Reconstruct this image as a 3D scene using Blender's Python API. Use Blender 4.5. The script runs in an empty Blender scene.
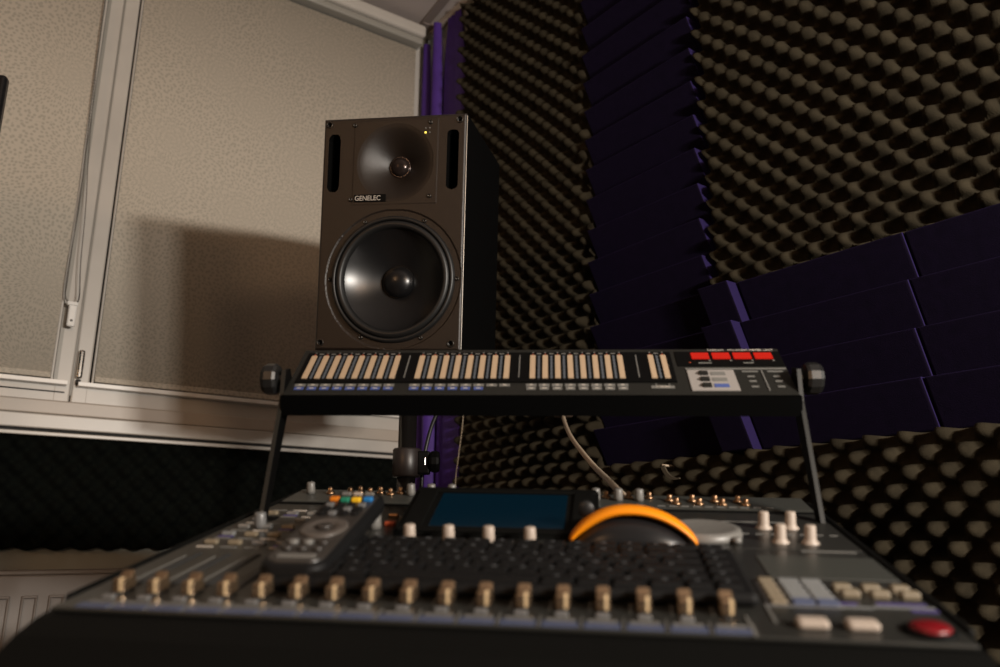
import bpy, bmesh, math, random
from mathutils import Vector, Matrix
random.seed(7)
sc = bpy.context.scene
col = sc.collection

# ------------------------------------------------------------------ camera, world, lights, exposure
CAMZ = 0.90
cam = bpy.data.cameras.new('camera'); camo = bpy.data.objects.new('camera', cam); col.objects.link(camo)
cam.sensor_width = 36; cam.lens = 28.8; cam.clip_start = .02; cam.clip_end = 50
PITCH = math.atan(212/800)
camo.location = (0, 0, CAMZ); camo.rotation_euler = (math.pi/2 + PITCH, 0, 0)
cam.dof.use_dof = True; cam.dof.focus_distance = 1.25; cam.dof.aperture_fstop = 4.0; cam.dof.aperture_blades = 7
sc.camera = camo
w = bpy.data.worlds.new('world'); sc.world = w; w.use_nodes = True
bg = w.node_tree.nodes['Background']; bg.inputs[0].default_value = (1.0, .90, .80, 1); bg.inputs[1].default_value = .034
def area(name, loc, target, size, power, color, sy=None):
    l = bpy.data.lights.new(name, 'AREA'); o = bpy.data.objects.new(name, l); col.objects.link(o)
    l.energy = power; l.color = color; l.shape = 'RECTANGLE'; l.size = size; l.size_y = sy or size
    o.location = loc; o.rotation_euler = (Vector(target) - Vector(loc)).to_track_quat('-Z', 'Y').to_euler()
    return o
area('lamp_right', (1.22, -.34, 1.35), (-.5, 1.9, 1.5), .14, 30, (1.0, .93, .84), .08)
area('lamp_right_second', (1.12, -.64, 1.34), (-.5, 1.9, 1.5), .14, 19, (1.0, .90, .80), .08)
area('lamp_left', (-1.6, -1.2, 1.85), (-.1, 1.3, 1.3), .25, 7.5, (1.0, .56, .28))
area('fill_behind', (1.75, -2.5, 1.95), (-.3, 1.9, 1.3), .5, 17, (1.0, .62, .36))  # added warm fill, lifts the shadow on the blind
sc.view_settings.view_transform = 'Standard'
try: sc.view_settings.look = 'None'
except Exception: pass
sc.view_settings.exposure = 0.0; sc.view_settings.gamma = 1; sc.view_settings.use_curve_mapping = False

# ------------------------------------------------------------------ materials
def mat(name, c, rough=.6, metal=0, emit=None, es=1, spec=.5, noise=0, nscale=40, bump=0, bscale=200, coat=0):
    m = bpy.data.materials.new(name); m.use_nodes = True
    nt = m.node_tree; b = nt.nodes['Principled BSDF']
    b.inputs['Base Color'].default_value = (*c, 1); b.inputs['Roughness'].default_value = rough
    b.inputs['Metallic'].default_value = metal; b.inputs['Specular IOR Level'].default_value = spec
    if coat: b.inputs['Coat Weight'].default_value = coat; b.inputs['Coat Roughness'].default_value = .15
    if emit:
        b.inputs['Emission Color'].default_value = (*emit, 1); b.inputs['Emission Strength'].default_value = es
    tc = nt.nodes.new('ShaderNodeTexCoord')
    if noise:
        n = nt.nodes.new('ShaderNodeTexNoise'); n.inputs['Scale'].default_value = nscale; n.inputs['Detail'].default_value = 4
        nt.links.new(tc.outputs['Object'], n.inputs['Vector'])
        r = nt.nodes.new('ShaderNodeMapRange'); r.inputs['From Min'].default_value = .3; r.inputs['From Max'].default_value = .7
        r.inputs['To Min'].default_value = 1 - noise; r.inputs['To Max'].default_value = 1 + noise
        nt.links.new(n.outputs['Fac'], r.inputs['Value'])
        h = nt.nodes.new('ShaderNodeVectorMath'); h.operation = 'SCALE'; h.inputs[0].default_value = c
        nt.links.new(r.outputs[0], h.inputs['Scale']); nt.links.new(h.outputs[0], b.inputs['Base Color'])
    if bump:
        n = nt.nodes.new('ShaderNodeTexNoise'); n.inputs['Scale'].default_value = bscale
        nt.links.new(tc.outputs['Object'], n.inputs['Vector'])
        bp = nt.nodes.new('ShaderNodeBump'); bp.inputs['Strength'].default_value = bump; bp.inputs['Distance'].default_value = .002
        nt.links.new(n.outputs['Fac'], bp.inputs['Height']); nt.links.new(bp.outputs[0], b.inputs['Normal'])
    return m
def blind_material():
    m = bpy.data.materials.new('patterned_blind_fabric'); m.use_nodes = True; nt = m.node_tree; N = nt.nodes; L = nt.links
    b = N['Principled BSDF']; b.inputs['Roughness'].default_value = .85; b.inputs['Specular IOR Level'].default_value = .2
    tc = N.new('ShaderNodeTexCoord'); sp = N.new('ShaderNodeSeparateXYZ'); L.new(tc.outputs['Object'], sp.inputs[0])
    cb = N.new('ShaderNodeCombineXYZ'); L.new(sp.outputs[0], cb.inputs[0]); L.new(sp.outputs[2], cb.inputs[1])
    v = N.new('ShaderNodeTexVoronoi'); v.voronoi_dimensions = '2D'; v.inputs['Scale'].default_value = 4.6; L.new(cb.outputs[0], v.inputs['Vector'])
    sc_ = N.new('ShaderNodeVectorMath'); sc_.operation = 'SCALE'; sc_.inputs['Scale'].default_value = 1.0; L.new(cb.outputs[0], sc_.inputs[0])
    d = N.new('ShaderNodeVectorMath'); d.operation = 'SUBTRACT'; L.new(sc_.outputs[0], d.inputs[0]); L.new(v.outputs['Position'], d.inputs[1])
    s2 = N.new('ShaderNodeSeparateXYZ'); L.new(d.outputs[0], s2.inputs[0])
    at = N.new('ShaderNodeMath'); at.operation = 'ARCTAN2'; L.new(s2.outputs[1], at.inputs[0]); L.new(s2.outputs[0], at.inputs[1])
    ln = N.new('ShaderNodeVectorMath'); ln.operation = 'LENGTH'; L.new(d.outputs[0], ln.inputs[0])
    lr = N.new('ShaderNodeMath'); lr.operation = 'MULTIPLY'; lr.inputs[1].default_value = 88; L.new(ln.outputs['Value'], lr.inputs[0])
    la = N.new('ShaderNodeMath'); la.operation = 'MULTIPLY'; la.inputs[1].default_value = 15.0; L.new(at.outputs[0], la.inputs[0])
    c2 = N.new('ShaderNodeCombineXYZ'); L.new(la.outputs[0], c2.inputs[0]); L.new(lr.outputs[0], c2.inputs[1])
    v2 = N.new('ShaderNodeTexVoronoi'); v2.voronoi_dimensions = '2D'; v2.inputs['Scale'].default_value = 1; v2.inputs['Randomness'].default_value = .75; L.new(c2.outputs[0], v2.inputs['Vector'])
    mr = N.new('ShaderNodeMapRange'); mr.inputs['From Min'].default_value = .26; mr.inputs['From Max'].default_value = .38; L.new(v2.outputs['Distance'], mr.inputs['Value'])
    mx = N.new('ShaderNodeMix'); mx.data_type = 'RGBA'; L.new(mr.outputs[0], mx.inputs[0])
    mx.inputs[6].default_value = (.40, .37, .31, 1); mx.inputs[7].default_value = (.52, .47, .395, 1)
    L.new(mx.outputs[2], b.inputs['Base Color'])
    return m
M = {}
M['blind'] = blind_material()
M['pvc'] = mat('white_window_plastic', (.50, .475, .435), .35, noise=.05, nscale=9)
M['pvc_bright'] = mat('clean_white_plastic', (.86, .85, .82), .25)
M['pvc2'] = mat('cream_sill_board', (.44, .39, .335), .4, noise=.10, nscale=6)
M['grey_rail'] = mat('grey_rail', (.30, .29, .26), .4)
M['gap'] = mat('dark_gap_and_shade', (.02, .02, .02), .8)
M['glass'] = mat('dark_night_glass', (.02, .025, .03), .05)
M['wall'] = mat('painted_wall', (.34, .34, .30), .8, noise=.05, nscale=5, bump=.2, bscale=60)
M['ceil'] = mat('ceiling_panel', (.42, .37, .35), .9, noise=.05, nscale=4, bump=.15, bscale=80)
M['ceil_strip'] = mat('ceiling_cover_strip', (.20, .165, .15), .7)
M['floor'] = mat('laminate_floor', (.10, .07, .05), .5, noise=.2, nscale=8)
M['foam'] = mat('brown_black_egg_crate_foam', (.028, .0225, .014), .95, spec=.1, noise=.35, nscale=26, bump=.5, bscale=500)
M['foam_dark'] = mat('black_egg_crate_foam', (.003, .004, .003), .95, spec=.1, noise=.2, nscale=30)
M['purple'] = mat('deep_purple_acoustic_foam', (.0036, .0018, .0078), .95, spec=.1, noise=.25, nscale=60, bump=.4, bscale=700)
M['purple'].node_tree.nodes['Principled BSDF'].inputs['Sheen Weight'].default_value = .10
M['purple'].node_tree.nodes['Principled BSDF'].inputs['Sheen Tint'].default_value = (.25, .15, .7, 1)
M['curtain'] = mat('violet_curtain_cloth', (.060, .020, .22), .7, noise=.12, nscale=20)
M['black'] = mat('matte_black_paint', (.0011, .0011, .0011), .6, spec=.12)
M['bridge'] = mat('bridge_dark_grey', (.012, .0118, .010), .5, spec=.3)
M['bridge_front'] = mat('bridge_matte_black', (.0006, .0006, .0006), .8, spec=.03)
M['knob_black'] = mat('knob_black_plastic', (.010, .010, .010), .35)
M['baffle'] = mat('speaker_front_paint', (.0100, .0058, .0034), .42, spec=.6, bump=.25, bscale=900)
M['cone'] = mat('woofer_cone', (.0055, .0055, .006), .30, spec=.55)
M['rubber'] = mat('black_rubber', (.008, .008, .008), .45)
M['dome'] = mat('tweeter_dome_metal', (.035, .025, .022), .2, metal=.6)
M['edge'] = mat('edge_highlight_metal', (.35, .33, .30), .35, metal=.8)  # pale metal for the highlight drawn along the speaker edge
M['screw'] = mat('black_screw', (.05, .045, .04), .3, metal=.8)
M['white_print'] = mat('white_print', (.45, .41, .36), .6)
M['grey_print'] = mat('grey_print', (.14, .137, .127), .6)
M['blue_print'] = mat('blue_print', (.055, .085, .26), .6)
M['led'] = mat('yellow_led', (.5, .4, .05), .4, emit=(1, .75, .12), es=1.6)
M['red'] = mat('red_segment_display', (.10, .004, .002), .4, emit=(1, .012, .001), es=.46)
M['red_dot'] = mat('red_led_dot', (.35, .06, .02), .5)
M['bar'] = mat('cream_level_window', (.42, .305, .20), .5)
M['bar_scale'] = mat('grey_blue_scale_print', (.075, .085, .10), .6)
M['panel_white'] = mat('white_label_panel', (.26, .24, .225), .6)
M['console'] = mat('console_grey_paint', (.021, .0212, .019), .34, spec=.5, noise=.12, nscale=14)
M['console_side'] = mat('console_black_paint', (.0024, .0025, .0022), .6, spec=.12)
M['console_lt'] = mat('console_light_grey_strip', (.045, .047, .042), .4)
M['cap'] = mat('champagne_fader_cap', (.42, .29, .18), .24, metal=.9)
M['cap_highlight'] = mat('cream_cap_highlight', (.62, .47, .28), .3)  # painted highlight on the front of each fader cap
M['white_knob'] = mat('ivory_plastic', (.36, .30, .25), .45)
M['grey_knob'] = mat('grey_plastic', (.13, .13, .13), .35)
M['grey_knob_l'] = mat('pale_grey_plastic', (.15, .145, .135), .4)
M['gold'] = mat('brass', (.42, .26, .15), .3, metal=1)
M['orange'] = mat('orange_plastic', (.6, .17, .008), .42)
M['amber'] = mat('orange_glossy_plastic', (.85, .26, .003), .42)
M['green'] = mat('green_key', (.01, .17, .10), .5)
M['yellow'] = mat('yellow_key', (.72, .42, .01), .5)
M['blue'] = mat('blue_key', (.012, .15, .40), .5)
M['screen'] = mat('dim_blue_display', (.001, .004, .007), .2, emit=(.002, .075, .14), es=.075)
M['legend'] = mat('key_legend_print', (.075, .08, .085), .6)
M['key'] = mat('black_keycap', (.0045, .0045, .0048), .55, spec=.25)
M['remote'] = mat('remote_grey_face', (.032, .028, .025), .35, noise=.1)
M['remote_face'] = mat('remote_light_face', (.085, .073, .064), .35)
M['red_button'] = mat('red_button', (.15, .003, .006), .35)
M['violet_print'] = mat('violet_print', (.055, .042, .16), .6)
M['pad'] = mat('pale_pad', (.16, .165, .165), .5)
M['pad_tan'] = mat('tan_pad', (.19, .155, .105), .5)
M['cable_w'] = mat('ivory_cable', (.50, .40, .29), .5)
M['desk'] = mat('dark_desk', (.012, .010, .009), .6)
M['radiator'] = mat('white_radiator_enamel', (.20, .178, .160), .35)
M['chrome'] = mat('chrome', (.7, .68, .64), .15, metal=1)
M['mon_black'] = mat('display_black', (.004, .004, .005), .3)

# ------------------------------------------------------------------ mesh helpers
class MB:
    def __init__(s): s.v = []; s.f = []; s.m = []; s.mats = []; s.smooth = []
    def slot(s, m):
        if m not in s.mats: s.mats.append(m)
        return s.mats.index(m)
    def add(s, vs, fs, m, smooth=False):
        k = len(s.v); i = s.slot(m); s.v += [tuple(x) for x in vs]
        for f in fs: s.f.append([a + k for a in f]); s.m.append(i); s.smooth.append(smooth)
    def box(s, c, d, m, rot=None, bev=0, seg=2, smooth=False):
        bm = bmesh.new(); bmesh.ops.create_cube(bm, size=1)
        bmesh.ops.scale(bm, vec=d, verts=bm.verts)
        if bev: bmesh.ops.bevel(bm, geom=bm.edges[:], offset=min(bev, min(d)*.49), segments=seg, profile=.5, affect='EDGES')
        T = Matrix.Translation(c) @ (rot.to_4x4() if rot else Matrix())
        bm.transform(T); bm.verts.index_update()
        s.add([v.co[:] for v in bm.verts], [[v.index for v in f.verts] for f in bm.faces], m, smooth); bm.free()
    def lathe(s, prof, m, T=None, n=32, smooth=True, caps=True):
        T = T or Matrix(); vs = []; fs = []
        for (r, z) in prof:
            for k in range(n):
                a = 2*math.pi*k/n; vs.append(T @ Vector((r*math.cos(a), r*math.sin(a), z)))
        for i in range(len(prof)-1):
            for k in range(n):
                a = i*n+k; b = i*n+(k+1) % n; fs.append([a, b, b+n, a+n])
        if caps:
            fs.append(list(range(n))[::-1]); fs.append([(len(prof)-1)*n+k for k in range(n)])
        s.add(vs, fs, m, smooth)
    def prism(s, poly, axis, a, b, m, smooth=False):       # poly of 2D points extruded along an axis
        def P(p, t): return {'x': (t, p[0], p[1]), 'y': (p[0], t, p[1]), 'z': (p[0], p[1], t)}[axis]
        n = len(poly); vs = [P(p, a) for p in poly] + [P(p, b) for p in poly]
        fs = [[k, (k+1) % n, (k+1) % n+n, k+n] for k in range(n)] + [list(range(n))[::-1], list(range(n, 2*n))]
        s.add(vs, fs, m, smooth)
    def tube(s, pts, r, m, n=10):
        pts = [Vector(p) for p in pts]; rs = r if isinstance(r, (list, tuple)) else [r]*len(pts)
        vs = []; fs = []; up = Vector((.123, .3, 1)).normalized()
        for i, p in enumerate(pts):
            t = (pts[min(i+1, len(pts)-1)] - pts[max(i-1, 0)]).normalized()
            x = t.cross(up).normalized(); y = t.cross(x)
            for k in range(n):
                a = 2*math.pi*k/n; vs.append(p + (x*math.cos(a)+y*math.sin(a))*rs[i])
        for i in range(len(pts)-1):
            for k in range(n):
                a = i*n+k; b = i*n+(k+1) % n; fs.append([a, b, b+n, a+n])
        fs.append(list(range(n))); fs.append([(len(pts)-1)*n+k for k in range(n)][::-1])
        s.add(vs, fs, m, True)
    def build(s, name, parent=None, mw=None, split=True):
        me = bpy.data.meshes.new(name); me.from_pydata(s.v, [], s.f)
        for m in s.mats: me.materials.append(m)
        me.polygons.foreach_set('material_index', s.m); me.polygons.foreach_set('use_smooth', s.smooth); me.update()
        bm = bmesh.new(); bm.from_mesh(me); bmesh.ops.recalc_face_normals(bm, faces=bm.faces[:]); bm.to_mesh(me); bm.free()
        o = bpy.data.objects.new(name, me); col.objects.link(o)
        if parent: o.parent = parent
        if mw is not None: o.matrix_world = mw
        return o
def spline(pts, n=8):
    pts = [Vector(p) for p in pts]; out = []
    for i in range(len(pts)-1):
        p0 = pts[max(i-1, 0)]; p1 = pts[i]; p2 = pts[i+1]; p3 = pts[min(i+2, len(pts)-1)]
        for k in range(n):
            t = k/n; out.append(.5*((2*p1)+(-p0+p2)*t+(2*p0-5*p1+4*p2-p3)*t*t+(-p0+3*p1-3*p2+p3)*t**3))
    out.append(pts[-1]); return out
def text_mesh(name, s, size, m, T, parent, extrude=.0002, sx=1, align='LEFT', label=None):
    cu = bpy.data.curves.new(name, 'FONT'); cu.body = s; cu.size = size; cu.extrude = extrude; cu.align_x = align
    t = bpy.data.objects.new('tmp', cu); col.objects.link(t)
    me = bpy.data.meshes.new_from_object(t, depsgraph=bpy.context.evaluated_depsgraph_get())
    bpy.data.objects.remove(t); me.transform(T @ Matrix.Diagonal((sx, 1, 1, 1))); me.materials.clear(); me.materials.append(m)
    o = bpy.data.objects.new(name, me); col.objects.link(o); o.parent = parent
    if label: o['label'] = label
    return o
def tag(o, label, cat, group=None, kind=None):
    o['label'] = label; o['category'] = cat
    if group: o['group'] = group
    if kind: o['kind'] = kind
    return o
def thing(name, mw, label, cat, group=None):
    o = bpy.data.objects.new(name, None); col.objects.link(o); o.matrix_world = mw; o.empty_display_size = .05
    return tag(o, label, cat, group)
def struct(o): o['kind'] = 'structure'; return o
Rx = lambda d: Matrix.Rotation(math.radians(d), 4, 'X')
Ry = lambda d: Matrix.Rotation(math.radians(d), 4, 'Y')
Rz = lambda d: Matrix.Rotation(math.radians(d), 4, 'Z')
T3 = lambda x, y, z: Matrix.Translation((x, y, z))

# ------------------------------------------------------------------ room frames
CX, CY = -.24014, 2.38796          # room corner
CEIL = 2.59
# right wall frame: x runs from the corner towards the camera side, y points INTO the wall, z up
dR = Vector((.60326, -.79754, 0)); iR = Vector((-.79754, -.60326, 0))      # iR: into the room
FR = Matrix(((dR.x, -iR.x, 0, CX), (dR.y, -iR.y, 0, CY), (0, 0, 1, 0), (0, 0, 0, 1)))
dL = Vector((-.82321, -.56774, 0)); iL = Vector((.56774, -.82321, 0))
FL = Matrix(((dL.x, iL.x, 0, CX), (dL.y, iL.y, 0, CY), (0, 0, 1, 0), (0, 0, 0, 1)))   # y = into the room
# FR: use y = -(distance into the room)

b = MB(); b.box((1.9, .05, 1.3), (4.0, .1, 2.62), M['wall']); struct(b.build('wall_right', mw=FR))
# window wall with two real openings
b = MB(); W0, W1, WT, WB = .035, 2.3, 2.53, 1.215
b.box((1.9, -.06, WB/2), (4.0, .12, WB), M['wall'])
b.box((W0/2-.05, -.06, (WB+2.62)/2), (W0+.1, .12, 2.62-WB), M['wall'])
b.box(((W1+3.9)/2, -.06, (WB+2.62)/2), (3.9-W1, .12, 2.62-WB), M['wall'])
b.box(((W0+W1)/2, -.06, (WT+2.62)/2), (W1-W0, .12, 2.62-WT), M['wall'])
struct(b.build('wall_left', mw=FL))
b = MB(); b.box((0, .5, CEIL+.03), (7, 5, .06), M['ceil']); struct(b.build('ceiling'))
b = MB(); b.box((0, .5, -.03), (7, 5, .06), M['floor']); struct(b.build('floor'))
# ceiling cover strip
b = MB(); b.box((.95, -.045, CEIL-.004), (2.2, .030, .008), M['ceil_strip'], bev=.002)
b.box((.03, -.03, CEIL-.006), (.07, .05, .012), M['ceil_strip'], bev=.002)
o = struct(b.build('trim_1', mw=FR @ Matrix.Rotation(math.radians(-6), 4, 'Z')))
b = MB(); b.box((.9, -.010, CEIL-.012), (1.8, .020, .024), M['pvc2'], bev=.004); struct(b.build('trim_2', mw=FR))

b = MB(); b.box((.050, -.004, 1.27), (.104, .008, 2.50), M['pvc_bright'], bev=.002); struct(b.build('trim_6', mw=FR))

# ------------------------------------------------------------------ windows (frame, sash, glass, handle)
def window(name, t0, t1, handle):
    w_ = bpy.data.objects.new(name, None); col.objects.link(w_); w_.matrix_world = FL; w_['kind'] = 'structure'
    b = MB(); z0, z1 = 1.222, 2.53
    b.box(((t0+t1)/2, -.02, z0+.025), (t1-t0, .05, .05), M['pvc'], bev=.004)
    b.box(((t0+t1)/2, -.02, z1-.02), (t1-t0, .05, .04), M['pvc'], bev=.004)
    b.box((t0+.018, -.0195, (z0+z1)/2), (.036, .05, z1-z0), M['pvc'], bev=.004)
    b.box((t1-.018, -.0195, (z0+z1)/2), (.036, .05, z1-z0), M['pvc'], bev=.004)
    b.build('window_frame', w_)
    b = MB(); b.box(((t0+t1)/2, -.05, (z0+z1)/2), (t1-t0-.01, .008, z1-z0-.01), M['glass']); b.build('glass_pane', w_)
    b = MB(); b.box(((t0+t1)/2, .0150, 1.2660), (t1-t0-.02, .030, .010), M['pvc_bright'], bev=.001); b.build('lit_ledge_strip', w_)  # extra-white strip stands in for the light on the frame ledge
    if handle:
        b = MB(); b.box((handle, .012, 1.315), (.014, .014, .070), M['chrome'], bev=.005); b.box((handle, .012, 1.272), (.010, .012, .012), M['gap'], bev=.002); b.build('hinge', w_)
    return w_
window('window_1', .938, 2.3, 0)
window('window_2', .038, .936, .925)
# grooves on the sash mullion and thin guides
b = MB()
b.box((.9375, .0065, 1.88), (.002, .003, 1.28), M['grey_rail'])
b.box((.981, .010, 1.89), (.006, .012, 1.24), M['pvc'], bev=.002)
b.box((.9725, .0062, 1.89), (.008, .003, 1.24), M['grey_rail'])
b.box((.895, .010, 1.89), (.005, .012, 1.24), M['pvc'], bev=.002)
b.box((1.45, .0062, 1.246), (1.0, .003, .003), M['gap'])  # dark strip drawn as the shadow under the left sash
struct(b.build('trim_3', mw=FL))
# sill boards
b = MB(); b.box((.62, .016, 1.2055), (1.23, .032, .032), M['pvc2'], bev=.003); b.box((1.76, .016, 1.2055), (1.04, .032, .032), M['pvc2'], bev=.003)
b.box((1.16, .018, 1.172), (2.30, .036, .033), M['pvc'], bev=.003); struct(b.build('trim_4', mw=FL))
b = MB(); b.box((1.16, .012, 1.152), (2.30, .020, .007), M['gap']); b.box((1.16, .020, 1.1435), (2.30, .040, .009), M['pvc'], bev=.002); struct(b.build('trim_5', mw=FL))

# ------------------------------------------------------------------ roller blinds
def blind(t0, t1, label, chain_t=None):
    th = thing('roller_blind', FL @ T3((t0+t1)/2, .018, 1.275), label, 'blind')
    w_ = t1-t0; n = 60; h = 1.225
    b = MB(); vs = []; fs = []
    for i in range(n+1):
        x = -w_/2 + w_*i/n; y = .0012*math.sin(i*.5)*math.sin(i*.13)
        for z in (.012, h): vs.append((x, y+.0004, z)); 
    for i in range(n+1):
        x = -w_/2 + w_*i/n; y = .0012*math.sin(i*.5)*math.sin(i*.13)
        for z in (.012, h): vs.append((x, y-.0004, z))
    k = 2*(n+1)
    for i in range(n):
        a = 2*i; fs += [[a, a+1, a+3, a+2], [k+a, k+a+2, k+a+3, k+a+1], [a, a+2, k+a+2, k+a], [a+1, k+a+1, k+a+3, a+3]]
    b.add(vs, fs, M['blind'], True); b.build('fabric', th)
    b = MB(); b.box((0, 0, .007), (w_, .008, .014), M['blind'], bev=.003); b.build('bottom_rail', th)
    b = MB(); b.box((0, .006, h+.016), (w_+.02, .050, .022), M['grey_rail'], bev=.005); b.build('roller_tube', th)
    b = MB(); b.box((0, .014, h+.048), (w_+.03, .066, .042), M['pvc'], bev=.010, seg=3); b.build('headrail', th)
    if chain_t is not None:
        c = MB(); cx = chain_t-(t0+t1)/2
        # ball chain loop hanging down from the head rail
        ctr = (t0+t1)/2
        paths = ([(.987, 2.50), (.987, 2.28), (.985, 2.06), (.981, 1.85), (.9775, 1.70), (.981, 1.56), (.980, 1.475), (.968, 1.455)],
                 [(.986, 2.50), (.986, 2.28), (.983, 2.06), (.974, 1.85), (.963, 1.70), (.957, 1.56), (.950, 1.475), (.955, 1.455)])
        for pth in paths:
            pp = spline([(x-ctr, .0155, z-1.275) for x, z in pth], 26)
            for p in pp:
                r = .0019
                c.add([(p[0]+r, p[1], p[2]), (p[0]-r, p[1], p[2]), (p[0], p[1]+r, p[2]), (p[0], p[1]-r, p[2]), (p[0], p[1], p[2]+r*1.2), (p[0], p[1], p[2]-r*1.2)],
                      [[0, 2, 4], [2, 1, 4], [1, 3, 4], [3, 0, 4], [2, 0, 5], [1, 2, 5], [3, 1, 5], [0, 3, 5]], M['chainm'], True)
            c.tube(pp, .0007, M['chainm'], 5)
        bc = c.build('bead_chain', th)
        c = MB(); cw = .960-ctr; c.box((cw, .016, .153), (.018, .010, .060), M['pvc_bright'], bev=.004, seg=3); c.box((cw, .0215, .137), (.005, .002, .005), M['gap'], bev=.001)
        c.box((cw+.002, .018, .178), (.024, .012, .010), M['pvc_bright'], bev=.003); o = c.build('chain_weight', bc); o['label'] = 'white plastic weight at the end of the chain'
    return th
M['chainm'] = mat('grey_bead_chain', (.10, .09, .08), .4)
blind(.062, .892, 'patterned beige roller blind carrying the loudspeaker shadow, right window')
blind(.984, 1.78, 'patterned beige roller blind on the left window with a bead chain', chain_t=.975)

# ------------------------------------------------------------------ egg-crate foam sheets
def foam(name, frame, sgn, t0, t1, z0, z1, material, label, amp=.038, base=.010, px=.0552, pz=.0548, step=.0046, rag=.004, ph=(0, 0), cut=None):
    nx = int((t1-t0)/step); nz = int((z1-z0)/step); vs = []; fs = []
    for j in range(nz+1):
        for i in range(nx+1):
            x = t0+(t1-t0)*i/nx; z = z0+(z1-z0)*j/nz
            if i in (0, nx): x += rag*math.sin(z*2*math.pi/pz+1)+rag*.4*math.sin(z*71)
            if j in (0, nz): z += rag*.8*math.sin(x*2*math.pi/px)
            u = 2*math.pi*(x+ph[0]+.003*math.sin(z*9))/px; v = 2*math.pi*(z+ph[1]+.003*math.sin(x*8))/pz
            c = .5+.5*math.cos(u)*math.cos(v); q = min(1, max(0, (c-.28)/.62)); h = base+amp*(.45*c+.55*q*q*(3-2*q))
            h += .0025*math.sin(x*7.1+z*3)+.002*math.sin(z*9.7-x*4)
            vs.append((x, sgn*max(h, .004), z))
    top = len(vs)
    for j in range(nz):
        for i in range(nx):
            a = j*(nx+1)+i; fs.append([a, a+1, a+nx+2, a+nx+1])
    ring = [i for i in range(nx+1)] + [j*(nx+1)+nx for j in range(1, nz+1)] + [nz*(nx+1)+i for i in range(nx-1, -1, -1)] + [j*(nx+1) for j in range(nz-1, 0, -1)]
    for r in ring: vs.append((vs[r][0], sgn*.001, vs[r][2]))
    n = len(ring)
    for k in range(n): fs.append([ring[k], ring[(k+1) % n], top+(k+1) % n, top+k])
    fs.append([top+k for k in range(n)])
    b = MB(); b.add(vs, fs, material, True); o = b.build(name, mw=frame)
    return tag(o, label, 'acoustic foam')
foam('egg_crate_foam', FR, -1, .244, .792, .30, 2.545, M['foam'], 'brown egg-crate foam sheet between the violet curtain and the purple tile column')
foam('egg_crate_foam', FR, -1, 1.128, 2.7, 1.374, 2.57, M['foam'], 'large brown egg-crate foam sheet filling the upper right of the wall', ph=(.01, .006), rag=.0012)
foam('egg_crate_foam', FR, -1, .80, 2.5, .30, 1.0655, M['foam'], 'brown egg-crate foam sheet below the purple tiles on the right wall', ph=(.008, .011), rag=.0012)
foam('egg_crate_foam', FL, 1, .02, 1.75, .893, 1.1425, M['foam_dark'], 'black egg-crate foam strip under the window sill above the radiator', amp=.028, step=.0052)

# ------------------------------------------------------------------ purple wedge tiles
M['purple_end'] = mat('violet_foam_end', (.020, .013, .062), .9, spec=.1, bump=.4, bscale=700)  # lighter violet for the right end faces of the tiles
ROW = .0765; Z0 = 1.065
def tile_mesh(wd, ht=ROW, thick=.012, rise=.040):
    bm = bmesh.new()
    pr = [(0, 0), (0, ht), (-(thick+rise), ht), (-thick, 0)]
    vs = [bm.verts.new((x, y, z)) for x in (0, wd) for (y, z) in pr]
    for f in ([0, 1, 2, 3], [7, 6, 5, 4], [0, 4, 5, 1], [1, 5, 6, 2], [2, 6, 7, 3], [3, 7, 4, 0]): bm.faces.new([vs[i] for i in f])
    bmesh.ops.recalc_face_normals(bm, faces=bm.faces[:])
    bmesh.ops.bevel(bm, geom=[e for e in bm.edges if all(v.co.y < -.011 for v in e.verts)], offset=.0035, segments=3, affect='EDGES', profile=.5)
    me = bpy.data.meshes.new('wedge_foam_tile'); bm.to_mesh(me); bm.free(); me.materials.append(M['purple']); me.materials.append(M['purple_end'])
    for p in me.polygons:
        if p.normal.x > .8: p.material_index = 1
    return me
tm_col = tile_mesh(.320); tm_blk = tile_mesh(.308); tm_fill = tile_mesh(.068, rise=.040, thick=.038)
ordn = ['lowest', 'second lowest', 'third from the bottom', 'fourth from the bottom', 'fifth from the bottom', 'sixth from the bottom', 'seventh from the bottom', 'eighth from the bottom', 'ninth from the bottom',
        'tenth from the bottom', 'ninth from the top', 'eighth from the top', 'seventh from the top', 'sixth from the top', 'fifth from the top', 'fourth from the top', 'third from the top', 'second from the top', 'topmost']
def tile(me, t, k, label, group, dy=0):
    o = bpy.data.objects.new('wedge_foam_tile', me); col.objects.link(o)
    o.matrix_world = FR @ T3(t+random.uniform(-.0015, .0015), dy, Z0+k*ROW) @ Ry(random.uniform(-.25, .25))
    return tag(o, label, 'acoustic foam', group)
NC = 19
for k in range(NC):
    tile(tm_col, .797, k, 'dark purple wedge foam tile, %s in the tall column' % (ordn[k] if k < 9 else ordn[k+19-NC]), 'purple tiles of the tall column')
for k in range(4):
    nm = ['bottom', 'third', 'second', 'top'][k]
    tile(tm_fill, 1.121, k, 'narrow purple foam tile with bright violet end, %s row between column and band' % nm, 'narrow filler tiles')
    tile(tm_blk, 1.1905, k, 'wide dark purple foam tile, %s row, directly right of the narrow tiles' % nm, 'purple tiles of the horizontal band', dy=0)
    tile(tm_blk, 1.5005, k, 'wide dark purple foam tile, %s row, at the right edge of the photo' % nm, 'purple tiles of the horizontal band', dy=.003)

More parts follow.
